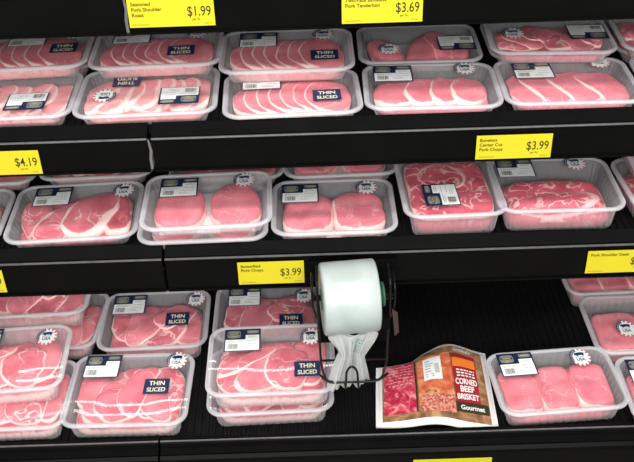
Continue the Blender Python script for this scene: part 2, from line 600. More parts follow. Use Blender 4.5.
def tray_meshes(W, D, h):
    k = (round(W, 3), round(D, 3), round(h, 3))
    if k in _tray_cache:
        return _tray_cache[k]
    N = 288
    base, per = resample(rrect(W, D, .034), N)
    c = base
    nxt, prv = np.roll(base, -1, 0), np.roll(base, 1, 0)
    tg = nxt - prv
    nrm = np.stack([-tg[:, 1], tg[:, 0]], -1)
    nrm /= np.linalg.norm(nrm, axis=1)[:, None]  # inward
    rib = .5 + .5 * np.cos(np.arange(N) / N * 2 * PI * round(per / .0155))
    rib = np.clip(rib * 1.8 - .5, 0, 1)
    prof = [(.0022, h - .0062, 0, 1), (0, h - .0052, 0, 1), (0, h - .0016, 0, 1), (.0016, h, 0, 1), (.0075, h, 0, 1), (.0095, h - .0018, 0, 1),
            (.0115, h - .006, 0, 0), (.0130, h - .010, 1, 0), (.0152, h * .5, 1, 0), (.0178, .011, 1, 0), (.0205, .004, .4, 0), (.026, 0.0, 0, 0), (.045, 0.0, 0, 0)]
    mb = MB()
    rings = []
    vs = []
    for d, z, rb, _ in prof:
        rings.append(base + nrm * (d + .0022 * rib * rb)[:, None])
        vs += [(x, y, z) for x, y in rings[-1]]
    fs, mi = [], []
    for j in range(len(prof) - 1):
        for i in range(N):
            a, b = j * N + i, j * N + (i + 1) % N
            fs.append((a, a + N, b + N, b))
            mi.append(1 if prof[j + 1][3] else 0)
    fs.append(tuple((len(prof) - 1) * N + i for i in range(N)))
    mi.append(0)
    mb.v, mb.f, mb.m = vs, fs, mi
    tm = mb.mesh('tray', [M['wall'], M['rim']], True)
    # clear film over the rim, sagging a little in the middle
    mb = MB()
    b2, _ = resample(rrect(W - .008, D - .008, .031), 96)
    vs = []
    R = [1.0, .94, .86, .72, .55, .36, .18]
    for r in R:
        for x, y in b2:
            vs.append((x * r, y * r, h + .0009 - .0012 * (1 - r ** 2)))
    n = 96
    fs = [(j * n + i, j * n + (i + 1) % n, (j + 1) * n + (i + 1) % n, (j + 1) * n + i) for j in range(len(R) - 1) for i in range(n)]
    fs.append(tuple((len(R) - 1) * n + i for i in range(n)))
    mb.add(vs, fs)
    fm = mb.mesh('film', [M['film']], True)
    _tray_cache[k] = (tm, fm)
    return tm, fm


def film_z(W, D, h, x, y):
    r = max(abs(x) / (W / 2 - .004), abs(y) / (D / 2 - .004))
    return h + .0009 - .0012 * (1 - min(r, 1) ** 2) + .0007


# --- stickers
def make_price_label():
    mb = MB()
    w, h = .072, .064
    rr = random.Random(4)
    mb.box((-w / 2, -h / 2, 0), (w / 2, h / 2, .0003), 0)
    e = .0005
    mb.box((-w / 2 + .002, -h / 2 + .0015, .0003), (w / 2 - .0025, h * .02, e), 1)      # white price panel
    mb.box((w * .08, h * .02, .0003), (w / 2 - .003, h * .22, e), 1)
    # emblem shapes in the navy band
    for cx, cw, cz, mi in ((-w * .24, w * .19, .0006, 3), (w * .28, w * .17, .0006, 3)):
        pts = [(cx + cw * math.copysign(abs(math.cos(a)) ** .5, math.cos(a)), h * (.25 if mi == 3 and cx < 0 else .36) + h * (.17 if cx < 0 else .075) * math.copysign(abs(math.sin(a)) ** .5, math.sin(a)), cz) for k, a in enumerate([2 * PI * i / 24 for i in range(24)])]
        mb.add(pts, [tuple(range(24))], mi)
    mb.box((-w * .41, h * .24, .0007), (-w * .07, h * .31, .0009), 0)
    mb.box((-w * .36, h * .255, .0009), (-w * .12, h * .295, .001), 2)
    mb.box((-w * .30, h * .13, .0007), (-w * .18, h * .18, .0009), 2)
    mb.box((w * .16, h * .34, .0007), (w * .40, h * .385, .0009), 2)
    # bar code
    x = -w * .40
    while x < -w * .12:
        b = rr.choice((.0006, .0010, .0015))
        mb.box((x, -h * .40, e), (x + b, -h * .17, e + .0002), 4)
        x += b + rr.choice((.0006, .0009, .0013))
    # rows of small print
    for y, a, b in ((-.06, -.40, .02), (-.11, -.40, -.05), (-.05, .12, .40), (-.20, .10, .40), (-.30, .02, .22), (-.36, .02, .30), (.10, .16, .38), (.15, .16, .38)):
        x = a * w
        while x < b * w:
            l = rr.uniform(.0012, .004)
            mb.box((x, h * y, e), (min(x + l, b * w), h * y + .0013, e + .0002), 5)
            x += l + .0012
    return mb.mesh('price_label', [M['navy'], M['white'], M['gold'], M['silver'], M['ink'], M['grey']])


def make_thin_label():
    mb = MB()
    w, h = .050, .041
    mb.box((-w / 2, -h / 2, 0), (w / 2, h / 2, .0003), 0)
    put_text(mb, 'THIN', 0, h * .06, .0165, .0006, 1, 'c', .80, .02)
    put_text(mb, 'SLICED', 0, -h * .36, .0155, .0006, 1, 'c', .76, .02)
    return mb.mesh('thin_sliced_label', [M['navyblue'], M['cream']])


def make_round_sticker():
    mb = MB()
    R = .0205
    n = 48

    def disc(r, z, mi):
        mb.add([(r * math.cos(2 * PI * i / n), r * math.sin(2 * PI * i / n), z) for i in range(n)], [tuple(range(n))], mi)

    def arc(r0, r1, a0, a1, z, mi):
        k = max(2, int((a1 - a0) / .1))
        vs = []
        for i in range(k + 1):
            a = a0 + (a1 - a0) * i / k
            vs += [(r0 * math.cos(a), r0 * math.sin(a), z), (r1 * math.cos(a), r1 * math.sin(a), z)]
        mb.add(vs, [(2 * i, 2 * i + 1, 2 * i + 3, 2 * i + 2) for i in range(k)], mi)
    disc(R * .93, .0002, 0)
    arc(R * .72, R, math.radians(105), math.radians(205), .0004, 1)     # blue field
    for i in range(7):                                                   # stars
        a = math.radians(112 + i * 14)
        arc(R * .82, R * .90, a, a + .1, .0006, 0)
    a = 205
    i = 0
    while a < 465:                                                       # waving red and white stripes
        b = a + 13
        arc(R * (.74 if i % 2 else .80), R * (1.0 if i % 2 else .96), math.radians(a), math.radians(b), .0004, 2 if i % 2 == 0 else 0)
        a = b
        i += 1
    # pig silhouette
    p = [(-.46, .24), (-.50, .34), (-.40, .42), (-.30, .50), (-.20, .46), (.0, .50), (.25, .50), (.40, .44), (.52, .50), (.46, .38), (.46, .26), (.40, .12), (.28, .12), (.27, .20), (-.12, .18), (-.14, .10), (-.26, .10), (-.28, .20), (-.38, .20)]
    mb.add([(x * R * 1.05, y * R * 1.1 + .0005, .0004) for x, y in p], [tuple(range(len(p)))], 1)
    put_text(mb, 'USA', 0, -R * .40, .0095, .0004, 1, 'c', 1.0, .03)
    mb.box((-R * .45, R * .02, .0003), (R * .45, R * .09, .0004), 3)
    mb.v = [(x, y * 1.2, z) for x, y, z in mb.v]
    return mb.mesh('round_sticker', [M['white'], M['navyblue'], M['red'], M['grey']])


ME_PRICE, ME_THIN, ME_USA = make_price_label(), make_thin_label(), make_round_sticker()


# --- meat
class Heap:
    """height field inside one tray: each new slice drapes over what lies below"""
    S = .0025

    def __init__(self, W, D, h, z0):
        self.W, self.D, self.h = W, D, h
        self.nx, self.ny = int(W / self.S) + 1, int(D / self.S) + 1
        self.x = (np.arange(self.nx) - (self.nx - 1) / 2) * self.S
        self.y = (np.arange(self.ny) - (self.ny - 1) / 2) * self.S
        self.X, self.Y = np.meshgrid(self.x, self.y)
        self.H = np.full((self.ny, self.nx), z0)

    def blur(self, A, r, it=2):
        for _ in range(it):
            P = np.pad(A, r, mode='edge')
            c = np.cumsum(np.pad(P, ((1, 0), (0, 0))), 0)
            B = (c[2 * r + 1:] - c[:-2 * r - 1]) / (2 * r + 1)
            c = np.cumsum(np.pad(B, ((0, 0), (1, 0))), 1)
            A = (c[:, 2 * r + 1:] - c[:, :-2 * r - 1]) / (2 * r + 1)
        return A

    def at(self, A, x, y):
        i = np.clip((x - self.x[0]) / self.S, 0, self.nx - 1.001)
        j = np.clip((y - self.y[0]) / self.S, 0, self.ny - 1.001)
        i0, j0 = i.astype(int), j.astype(int)
        fi, fj = i - i0, j - j0
        return A[j0, i0] * (1 - fi) * (1 - fj) + A[j0, i0 + 1] * fi * (1 - fj) + A[j0 + 1, i0] * (1 - fi) * fj + A[j0 + 1, i0 + 1] * fi * fj


RHO = np.array([.0, .16, .32, .46, .58, .68, .76, .82, .87, .91, .945, .97, .988, 1.0])


def slice_mesh(heap, rnd, cx, cy, rx, ry, rot, t, e=2.4, fats=(), rim=.03, wob=.05, mat='loin', soft=4, round_=5.0, bend=0.0, level=False):
    ns = 64
    th = np.linspace(0, 2 * PI, ns, endpoint=False)
    R = (np.abs(np.cos(th) / rx) ** e + np.abs(np.sin(th) / ry) ** e) ** (-1 / e)
    w = np.zeros(ns)
    for k in range(2, 8):
        w += rnd.uniform(-1, 1) / k ** .8 * np.cos(k * th + rnd.uniform(0, 6.28))
    R = R * (1 + wob * w)
    base = heap.blur(heap.H, soft)
    cr, sr = math.cos(rot), math.sin(rot)
    width = np.full(ns, rim)
    for a, hw, wd in fats:
        dd = np.abs((th - a + PI) % (2 * PI) - PI)
        width = np.maximum(width, wd * np.clip(1 - dd / hw, 0, 1) ** .5)
    lx = RHO[:, None] * (R * np.cos(th))[None]
    ly = RHO[:, None] * (R * np.sin(th))[None]
    lx = lx + bend * (ly ** 2 - 0 * ly) / ry
    x, y = cx + lx * cr - ly * sr, cy + lx * sr + ly * cr

    def confine(x, y, z):
        hh = heap.h
        ins = np.interp(z, [0, .004, .011, hh * .5, hh - .010, hh], [.0310, .0248, .0218, .0190, .0165, .0150])
        lim_x, lim_y = heap.W / 2 - ins, heap.D / 2 - ins
        rc = .024
        x, y = np.clip(x, -lim_x, lim_x), np.clip(y, -lim_y, lim_y)
        qx, qy = np.abs(x) - (lim_x - rc), np.abs(y) - (lim_y - rc)
        dl = np.hypot(qx, qy)
        cn = (qx > 0) & (qy > 0) & (dl > rc)
        sc = np.where(cn, rc / np.maximum(dl, 1e-6), 1)
        return np.where(cn, np.sign(x) * (lim_x - rc + qx * sc), x), np.where(cn, np.sign(y) * (lim_y - rc + qy * sc), y)
    x, y = confine(x, y, np.full_like(x, .012))
    zb = heap.at(base, x, y)
    pr = np.maximum(0, 1 - RHO ** round_) ** .55
    lump = .0016 * (np.sin(x * 95 + rnd.uniform(0, 6)) + np.sin(y * 120 + rnd.uniform(0, 6))) * (1 - RHO ** 4)[:, None]
    lump = lump * min(1.0, t / .012)
    fatv = np.clip(1 - (1 - RHO[:, None]) / np.maximum(width[None], .004), -1, 1)
    fatv = np.clip(.46 + fatv * .9, 0, 1) * (RHO[:, None] > .3)
    fatv = np.where((1 - RHO[:, None]) > width[None] * 2.2, 0, fatv)
    cap = heap.h - .0035
    zt = zb + t * pr[:, None] + lump * pr[:, None]
    zt = np.where(zt > cap - .008, cap - .008 + .008 * np.tanh((zt - cap + .008) / .008), zt)
    zlow = np.maximum(.0012, np.minimum(zb[-1], zt[-1] - .002) - (.0045 if t < .019 else .05))
    xb, yb = confine(x[-1] + 0, y[-1] + 0, zlow)
    x, y = confine(cx + lx * cr - ly * sr, cy + lx * sr + ly * cr, zt)
    verts = [(x[0, 0], y[0, 0], zt[0, 0])]
    fa = [0.0]
    for j in range(1, len(RHO)):
        for i in range(ns):
            verts.append((x[j, i], y[j, i], zt[j, i]))
            fa.append(float(fatv[j, i]))
    faces = [(0, 1 + i, 1 + (i + 1) % ns) for i in range(ns)]
    for j in range(len(RHO) - 2):
        o = 1 + j * ns
        faces += [(o + i, o + ns + i, o + ns + (i + 1) % ns, o + (i + 1) % ns) for i in range(ns)]
    o = 1 + (len(RHO) - 2) * ns
    nb = len(verts)
    for i in range(ns):
        verts.append((xb[i], yb[i], zlow[i]))
        fa.append(.9 if width[i] > .11 else .12)
    faces += [(o + i, nb + i, nb + (i + 1) % ns, o + (i + 1) % ns) for i in range(ns)]
    faces.append(tuple(nb + i for i in range(ns - 1, -1, -1)))
    me = bpy.data.meshes.new('pork_slice')
    me.from_pydata(verts, [], faces)
    me.materials.append(M[mat])
    a = me.attributes.new('fat', 'FLOAT', 'POINT')
    a.data.foreach_set('value', fa)
    me.polygons.foreach_set('use_smooth', [True] * len(faces))
    me.update()
    # raise the height field
    gx, gy = heap.X - cx, heap.Y - cy
    ux, uy = gx * cr + gy * sr, -gx * sr + gy * cr
    ux = ux - bend * uy ** 2 / ry
    ang = np.arctan2(uy, ux) % (2 * PI)
    Rg = np.interp(ang, np.append(th, 2 * PI), np.append(R, R[0]))
    rho = np.hypot(ux, uy) / Rg
    top = base + t * np.maximum(0, 1 - np.minimum(rho, 1) ** round_) ** .55
    heap.H = np.where(rho < 1, np.maximum(heap.H, top), heap.H)
    if level:
        heap.H = np.maximum(heap.H, float(base.mean() + t) * .96)
    return me


def fill(kind, W, D, h, seed, flip=False):
    """list of slice meshes for one package"""
    rnd = random.Random(seed)
    hp = Heap(W, D, h, .0022)
    a, b = W / 2 - .0165, D / 2 - .0165
    out = []
    s = -1 if flip else 1

    def put(cx, cy, rx, ry, rot, t, **k):
        out.append(slice_mesh(hp, rnd, cx * s, cy * s, rx, ry, rot + (PI if flip else 0), t, **k))
    if kind.startswith('shingle'):
        n = int(kind[7:] or 6)
        put(0, 0, a, b, 0, h * .50, e=5, wob=.01, mat='pale', rim=.0, round_=14, level=True)
        for i in range(n):
            f = i / (n - 1)
            cx = -a * .62 + f * a * 1.22
            put(cx, rnd.uniform(-.004, .004) - b * .10, a * .40, b * .86, rnd.uniform(-.10, .10), .0115, e=2.15,
                fats=((PI + rnd.uniform(-.15, .15), 1.6, .085), (-PI / 2 - .3, 1.0, .11)), rim=.02, wob=.05, mat='loin', soft=3, bend=.05)
    elif kind.startswith('ragged'):
        n = int(kind[6:] or 8)
        put(0, 0, a, b, 0, h * .42, e=5, wob=.01, mat='pale', rim=.0, round_=14, level=True)
        for i in range(n):
            f = i / (n - 1)
            cx = -a * .80 + f * a * 1.60
            put(cx, rnd.uniform(-.010, .010), a * rnd.uniform(.24, .32), b * rnd.uniform(.78, .92), rnd.uniform(-.42, .05), .011, e=2.2,
                fats=((PI + rnd.uniform(-.3, .3), 1.5, .34), (0, .8, .2)), rim=.08, wob=.09, mat='pale', soft=3, bend=rnd.uniform(-.2, .3))
    elif kind == 'two':
        put(0, 0, a * .98, b * .96, 0, .002, e=6, wob=.005, mat='loin', rim=0)
        out.pop()
        for sx in (-1, 1):
            put(sx * a * .50, -b * .04, a * .47, b * .93, rnd.uniform(-.15, .15), h * .78, e=2.4, fats=((sx * .4 + rnd.uniform(-.4, .4) + PI / 2, 1.2, .04), (-PI / 2, 1.6, .06)), rim=.03, wob=.04, mat='loin', round_=9)
    elif kind == 'butterfly':
        for sx in (-1, 1):
            put(sx * a * .48, -b * .03, a * .51, b * .93, rnd.uniform(-.12, .12), h * .70, e=2.7, fats=((PI / 2 + rnd.uniform(-.6, .6), 1.3, .10), (PI if sx > 0 else 0, 1.0, .14), (-PI / 2 + rnd.uniform(-.5, .5), 1.2, .16)),
                rim=.045, wob=.06, mat='loin', round_=9)
    elif kind == 'threechop':
        put(0, 0, a, b, 0, h * .35, e=5, wob=.01, mat='deepred', rim=.0, round_=14, level=True)
        put(-a * .66, -b * .12, a * .30, b * .98, .30, .016, fats=((0, 1.2, .25), (PI, 1.2, .05)), rim=.04, wob=.09, mat='chop')
        put(-a * .22, -b * .20, a * .34, b * .88, -.45, .014, fats=((PI / 2, 1.0, .12), (PI, 1.3, .26)), rim=.04, wob=.09, mat='chop')
        put(a * .72, -b * .1, a * .27, b * .92, .1, .013, fats=((PI, 1.4, .35), (-PI / 2, 1, .3)), rim=.1, wob=.12, mat='deepred')
        put(a * .26, b * .02, a * .44, b * .96, -.25, .014, e=2.3, fats=((PI + .1, 1.5, .16), (-.5, 1.3, .34), (-PI / 2, 1.2, .16)), rim=.045, wob=.08, mat='chop', round_=6)
    elif kind == 'steakfront':
        put(0, -b * .16, a, b * .84, 0, h * .54, e=6, wob=.02, mat='deepred', rim=.0, round_=14, level=False)
        put(0, -b * .17, a * .96, b * .80, .03, h * .22, e=3.4, fats=((0., .8, .12), (-PI / 2, 1.2, .12), (PI / 2, .5, .06)), rim=.03, wob=.06, mat='steak', round_=8)
        put(a * .1, -b * .55, a * .80, b * .34, .08, .005, e=2.2, fats=((PI / 2, 1.6, .22), (0, .9, .4)), rim=.10, wob=.12, mat='steak', soft=3, round_=3)
    elif kind == 'steakfull':
        put(0, 0, a, b, 0, h * .66, e=7, wob=.006, mat='deepred', rim=.0, round_=16, level=True)
        put(0, -b * .01, a * .99, b * .99, 0, h * .20, e=6, fats=((0., .6, .10), (PI, .5, .08), (PI / 2, .5, .06)), rim=.03, wob=.03, mat='steak', round_=9)
        put(-a * .1, b * .25, a * .55, b * .45, .5, .004, e=2.3, fats=((0, 1.4, .2), (PI / 2, 1.0, .2)), rim=.06, wob=.1, mat='steak', soft=3, round_=3)
    elif kind == 'steak':
        put(0, 0, a, b, 0, h * .56, e=6, wob=.008, mat='deepred', rim=.0, round_=14, level=True)
        put(0, -b * .02, a * .98, b * .97, 0, h * .26, e=4.5, fats=((rnd.choice((0., PI)), .8, .10), (-PI / 2, .9, .10), (PI / 2, .5, .06)), rim=.03, wob=.04, mat='steak', round_=7)
        put(a * .1, -b * .50, a * .72, b * .34, .10, .006, e=2.2, fats=((PI / 2, 1.6, .22), (0, .9, .4)), rim=.10, wob=.10, mat='steak', soft=3, round_=3)
    elif kind.startswith('thin'):
        v = int(kind[4:] or 0)
        put(0, 0, a, b, 0, h * .56, e=5, wob=.01, mat='chop', rim=.05, round_=14, level=True)
        L = [(-.58, -.10, .40, .86, .30), (.66, .05, .36, .86, -.2), (-.05, .22, .42, .72, -.55), (.38, -.02, .30, .90, .25), (-.28, -.42, .34, .50, .55), (.10, .10, .28, .84, -.35)]
        if v == 1:
            L = [(.60, .0, .40, .88, .3), (-.60, .10, .38, .85, .15), (.15, -.30, .52, .62, .6), (-.20, .02, .36, .90, -.3), (.40, .25, .34, .64, -.7)]
        if v == 2:
            L = [(.62, .12, .36, .84, -.1), (-.55, -.15, .44, .74, -.6), (.02, .30, .50, .44, .5), (-.10, -.35, .62, .42, .45), (.28, -.18, .42, .64, -.2), (-.42, .10, .62, .20, .62)]
        for i, (cx, cy, rx, ry, r) in enumerate(L):
            put(cx * a, cy * b, rx * a, ry * b, r + rnd.uniform(-.1, .1), .0085, e=2.3,
                fats=((rnd.uniform(0, 6.28), 1.3, .09), (PI + rnd.uniform(-.6, .6), 1.4, .13)), rim=.045, wob=.10, mat='chop' if i % 3 else 'loin', soft=3, round_=6, bend=rnd.uniform(-.25, .25))
    elif kind.startswith('block'):
        n = int(kind[5:] or 3)
        put(0, -b * .05, a, b * .94, 0, h * .48, e=5, wob=.01, mat='loin', rim=.0, round_=14, level=True)
        for i in range(n):
            f = (i + .5) / n * 2 - 1
            put(f * a * .97, -b * .10 + rnd.uniform(-.04, .04) * b, a / n * 1.02, b * rnd.uniform(.80, .88), rnd.uniform(-.08, .08), h * .30, e=5,
                fats=((-PI / 2 + rnd.uniform(-.4, .4), .9, .08),), rim=.015, wob=.03, mat='loin', soft=2, round_=12)
    elif kind == 'cutlet':
        put(0, -b * .14, a, b * .80, 0, h * .46, e=5, wob=.01, mat='loin', rim=.0, round_=14)
        for i, (cx, w) in enumerate(((-.62, .40), (-.10, .34), (.28, .30), (.66, .32))):
            put(cx * a, -b * .04, w * a * 1.0, b * (.82 if i else .86), -.25, .011, e=2.1, fats=((-PI / 2 - .4, 1.2, .20), (PI, .9, .13)), rim=.03, wob=.06, mat='loin', soft=3, round_=8)
    elif kind == 'diagonal':
        put(0, -b * .08, a, b * .88, 0, h * .50, e=6, wob=.01, mat='loin', rim=.0, round_=14)
        for i, (cx, w) in enumerate(((-.74, .30), (-.30, .36), (.18, .36), (.66, .34))):
            put(cx * a, -b * .10, w * a * 1.1, b * .76, .45, .009, e=4, fats=((PI + .05, .9, .15),), rim=.015, wob=.03, mat='loin', soft=3, round_=10)
    elif kind == 'pieces':
        for i, (cx, cy, rx, ry, r) in enumerate(((-.62, -.08, .26, .70, .45), (.12, .02, .30, .80, -.25), (.50, .05, .26, .72, .25), (.78, -.1, .18, .7, 0))):
            put(cx * a, cy * b, rx * a * 1.1, ry * b * 1.22, r, h * .86, e=2.2, fats=((PI / 2, .6, .10),), rim=.02, wob=.09, mat='loin', soft=2, round_=4)
    elif kind == 'chunks':
        put(0, 0, a, b, 0, h * .50, e=5, wob=.01, mat='loin', rim=.0, round_=14, level=True)
        for i in range(7):
            put((-.78 + .26 * i) * a, rnd.uniform(-.35, .35) * b, a * .26, b * rnd.uniform(.5, .7), rnd.uniform(-1, 1), h * .30, e=2.3, fats=((rnd.uniform(0, 6), .7, .14),), rim=.02, wob=.12, mat='loin' if i % 2 else 'chop', soft=2, round_=3.5)
    return out


def meat_package(x, y, rot, W, D, h, z, kind, label, stickers=(), flip=False, seed=None, portrait=False):
    t = empty('meat_package', (x, y, z), math.radians(rot))
    tag(t, label, 'meat package', 'trays of packaged pork in the case')
    tm, fm = tray_meshes(W, D, h)
    link('tray', tm, t)
    sd = seed if seed is not None else label
    for me in (fill(kind, W, D, h, sd, flip) if not portrait else fill(kind, W, D, h, sd, flip)):
        link('pork_slice', me, t)
    if kind in ('two', 'pieces', 'butterfly', 'cutlet', 'diagonal'):
        mb = MB()
        mb.box((-W * .36, -D * .34, .0004), (W * .36, D * .34, .0018 if kind != 'two' else .004))
        mb.build('absorbent_pad', [M['pad']], t)
    link('film', fm, t)
    for s in stickers:
        k, u, v = s[:3]
        r = s[3] if len(s) > 3 else 0
        me = {'P': ME_PRICE, 'T': ME_THIN, 'U': ME_USA}[k]
        o = link({'P': 'price_label', 'T': 'thin_sliced_label', 'U': 'round_sticker'}[k], me, t)
        px, py = u * W / 2, v * D / 2
        o.location = (px, py, film_z(W, D, h, px, py) + .0005)
        o.rotation_euler = (0, 0, math.radians(r))
        o['label'] = {'P': 'navy and white price label with bar code', 'T': 'small navy THIN SLICED sticker', 'U': 'round USA sticker with a pig'}[k]
    return t


hB, hM, hT, hD = .057, .034, .034, .061
PK = meat_package
# ---- bottom deck
PK(-.382, 1.314, -0.8, .246, .200, hB, ZB, 'thin0', 'front tray of thin sliced chops left of the two-tray stack, glare arcs on its film', (('P', -.52, .62), ('U', .70, .74), ('T', .44, .02)))
PK(-.357, 1.523, 1.0, .234, .190, hB, ZB, 'thin1', 'thin sliced chops tray behind the front one, under the joint in the lower shelf', (('P', -.52, .52), ('U', .72, .62), ('T', .42, -.06)))
PK(-.612, 1.308, 0.7, .236, .190, hB, ZB, 'thin2', 'lower tray of the front stack at the left edge, on the bottom deck')
PK(-.620, 1.350, 3.4, .236, .188, hB, ZB + .0570, 'thin2', 'upper tray of the front stack at the left edge, on the bottom deck', (('P', -.5, .6), ('U', .58, .58)))
PK(-.588, 1.535, -3.0, .236, .188, hB, ZB, 'thin0', 'lower tray of the rear stack at the left edge, on the bottom deck')
PK(-.611, 1.572, 2.2, .236, .188, hB, ZB + .0570, 'thin1', 'upper tray of the rear stack at the left edge, on the bottom deck')
PK(-.103, 1.329, 1.6, .248, .190, hB, ZB, 'thin0', 'lower tray of the stack of thin sliced chops left of the bag roll')
PK(-.098, 1.326, 0.7, .250, .196, hB, ZB + .0570, 'thin2', 'upper tray of the stack of thin sliced chops left of the bag roll', (('P', -.46, .55), ('U', .63, .58), ('T', .56, -.36)))
PK(-.112, 1.540, 0.3, .236, .188, hB, ZB, 'thin1', 'thin sliced chops tray behind the stack, below the butterflied chops tag', (('P', -.45, .50), ('U', .66, .45), ('T', .42, -.42)))
PK(.461, 1.300, 3.6, .252, .174, hB, ZB, 'block3', 'tray of three pink pork blocks right of the corned beef packet', (('P', -.52, .55), ('U', .52, .62)))
PK(.680, 1.460, 0.0, .235, .185, hB, ZB, 'block2', 'pork tray at the right edge, behind the three-block tray, round sticker near its front', (('U', -.34, -.22),))
PK(.664, 1.652, 1.5, .235, .185, hB, ZB, 'block3', 'rearmost pork tray on the right of the bottom deck, under the shoulder steak tag', (('P', -.48, -.05),))
PK(.702, 1.268, -1.0, .235, .180, hB, ZB, 'block3', 'pork tray cut off by the lower right edge, beside the three-block tray', (('P', -.50, .50),))
# ---- lower shelf
PK(-.461, 1.472, 2.5, .249, .197, hM, ZM, 'threechop', 'tray of three large chops on the left of the lower shelf', (('P', -.42, .52), ('U', .68, .60)))
PK(-.708, 1.464, 2.1, .235, .186, hM, ZM, 'threechop', 'front chop tray cut off by the left edge on the lower shelf')
PK(-.690, 1.668, 2.1, .235, .186, hM, ZM, 'block3', 'rear tray at the left edge of the lower shelf, mostly under the $4.19 rail')
PK(-.450, 1.682, 1.0, .235, .186, hM, ZM, 'thin1', 'tray behind the three large chops on the lower shelf, mostly hidden by the rail')
PK(-.212, 1.450, 0.8, .242, .188, hM, ZM, 'two', 'lower tray of the stack of two-chop trays on the lower shelf')
PK(-.203, 1.442, 1.7, .242, .188, hM, ZM + .0358, 'two', 'upper two-chop tray of the stack, white pad between its chops', (('P', -.46, .45), ('U', .56, .62)))
PK(-.180, 1.661, 0.0, .235, .186, hM, ZM, 'block3', 'tray behind the two-chop stack, mostly under the upper shelf')
PK(.033, 1.461, -0.1, .236, .187, hM, ZM, 'butterfly', 'tray of butterflied chops above the bag roll', (('P', -.54, .45), ('U', .56, .60)))
PK(.052, 1.660, 1.3, .235, .186, hM, ZM, 'two', 'tray behind the butterflied chops, mostly under the upper shelf')
PK(.254, 1.492, 1.5, .192, .240, hD, ZM, 'steakfull', 'narrow deep tray with one marbled steak, its price label turned sideways', (('P', -.22, -.42, 90),))
PK(.454, 1.471, -0.8, .236, .188, hD, ZM, 'steakfront', 'wide deep tray with one marbled shoulder steak and round sticker, on the lower shelf', (('P', -.55, .58), ('U', .46, .72)))
PK(.697, 1.466, 2.0, .235, .186, hD, ZM, 'steak', 'lower deep tray of the stack at the right edge of the lower shelf')
PK(.700, 1.480, -1.5, .235, .186, hB, ZM + .0628, 'steak', 'upper tray of the stack at the right edge of the lower shelf')
# ---- upper shelf, front row
PK(-.298, 1.517, 1.4, .255, .188, hT, ZT, 'ragged8', 'front tray of ragged thin slices with upside-down labels, under the $1.99 tag', (('U', -.60, -.18, 180), ('T', -.34, .40, 180), ('P', .46, -.30, 180)), True)
PK(-.547, 1.518, 2.0, .240, .186, hT, ZT, 'ragged7', 'front tray of pale slices with upside-down label, cut off at the left edge', (('P', .28, -.36, 180),), True)
PK(-.037, 1.493, 1.9, .247, .176, hT, ZT, 'shingle7', 'lower tray of the stack of shingled thin slices on the upper shelf', (('P', -.44, .50), ('T', .50, -.25)))
PK(.214, 1.504, -1.3, .244, .180, hT, ZT, 'cutlet', 'front tray of four small chops below the $3.69 tag', (('P', -.54, .50), ('U', .56, .66)))
PK(.460, 1.506, -0.9, .245, .182, hT, ZT, 'diagonal', 'front tray of boneless chops with white fat lines above the boneless center cut tag', (('P', -.44, .42), ('U', .60, .72)))
PK(.708, 1.505, -2.0, .235, .182, hT, ZT, 'cutlet', 'front tray cut off by the right edge on the upper shelf')
# ---- upper shelf, back row and trays on top
PK(-.540, 1.714, 2.0, .236, .184, hT, ZT, 'shingle6', 'rear tray under the slices at the top left corner, glimpsed between trays')
PK(-.293, 1.710, 1.0, .236, .184, hT, ZT, 'shingle6', 'rear tray under the shingled slices below the $1.99 tag, glimpsed between trays')
PK(-.045, 1.690, 0.0, .236, .184, hT, ZT, 'shingle6', 'rear tray under the upper tray of the shingled stack, nearly hidden')
PK(-.291, 1.628, 1.6, .246, .172, hT, ZT + .0358, 'shingle7', 'tray of shingled slices on top of the ragged slices, under the $1.99 tag', (('P', -.42, .58), ('U', .60, .62), ('T', .38, -.28)))
PK(-.539, 1.640, 3.0, .240, .182, hT, ZT + .0358, 'shingle6', 'upper tray of shingled slices at the top left corner', (('P', -.05, .45), ('U', .66, .62), ('T', .58, -.12)))
PK(-.045, 1.598, 0.1, .248, .188, hT, ZT + .0358, 'shingle7', 'upper tray of the stack of shingled thin slices on the upper shelf', (('P', -.44, .46), ('U', .56, .62), ('T', .56, -.36)))
PK(.211, 1.690, -0.9, .239, .180, hT, ZT, 'pieces', 'rear tray of separate loin pieces behind the four small chops', (('U', -.50, -.36), ('P', .62, -.12, 180)))
PK(.462, 1.697, -0.5, .235, .185, hT, ZT, 'block3', 'bottom tray of the rear stack on the right of the upper shelf')
PK(.451, 1.630, -3.0, .232, .172, hT, ZT + .0358, 'chunks', 'tray of pork chunks lying on two trays on the right of the upper shelf', (('U', -.58, -.02), ('P', .62, .02, 180)))
PK(.695, 1.630, -3.0, .235, .182, hT, ZT + .0358, 'chunks', 'pork tray at the top right corner, on top of two trays')
PK(.705, 1.698, -2.0, .235, .182, hT, ZT, 'block3', 'tray beneath the one at the top right corner, behind the front row')


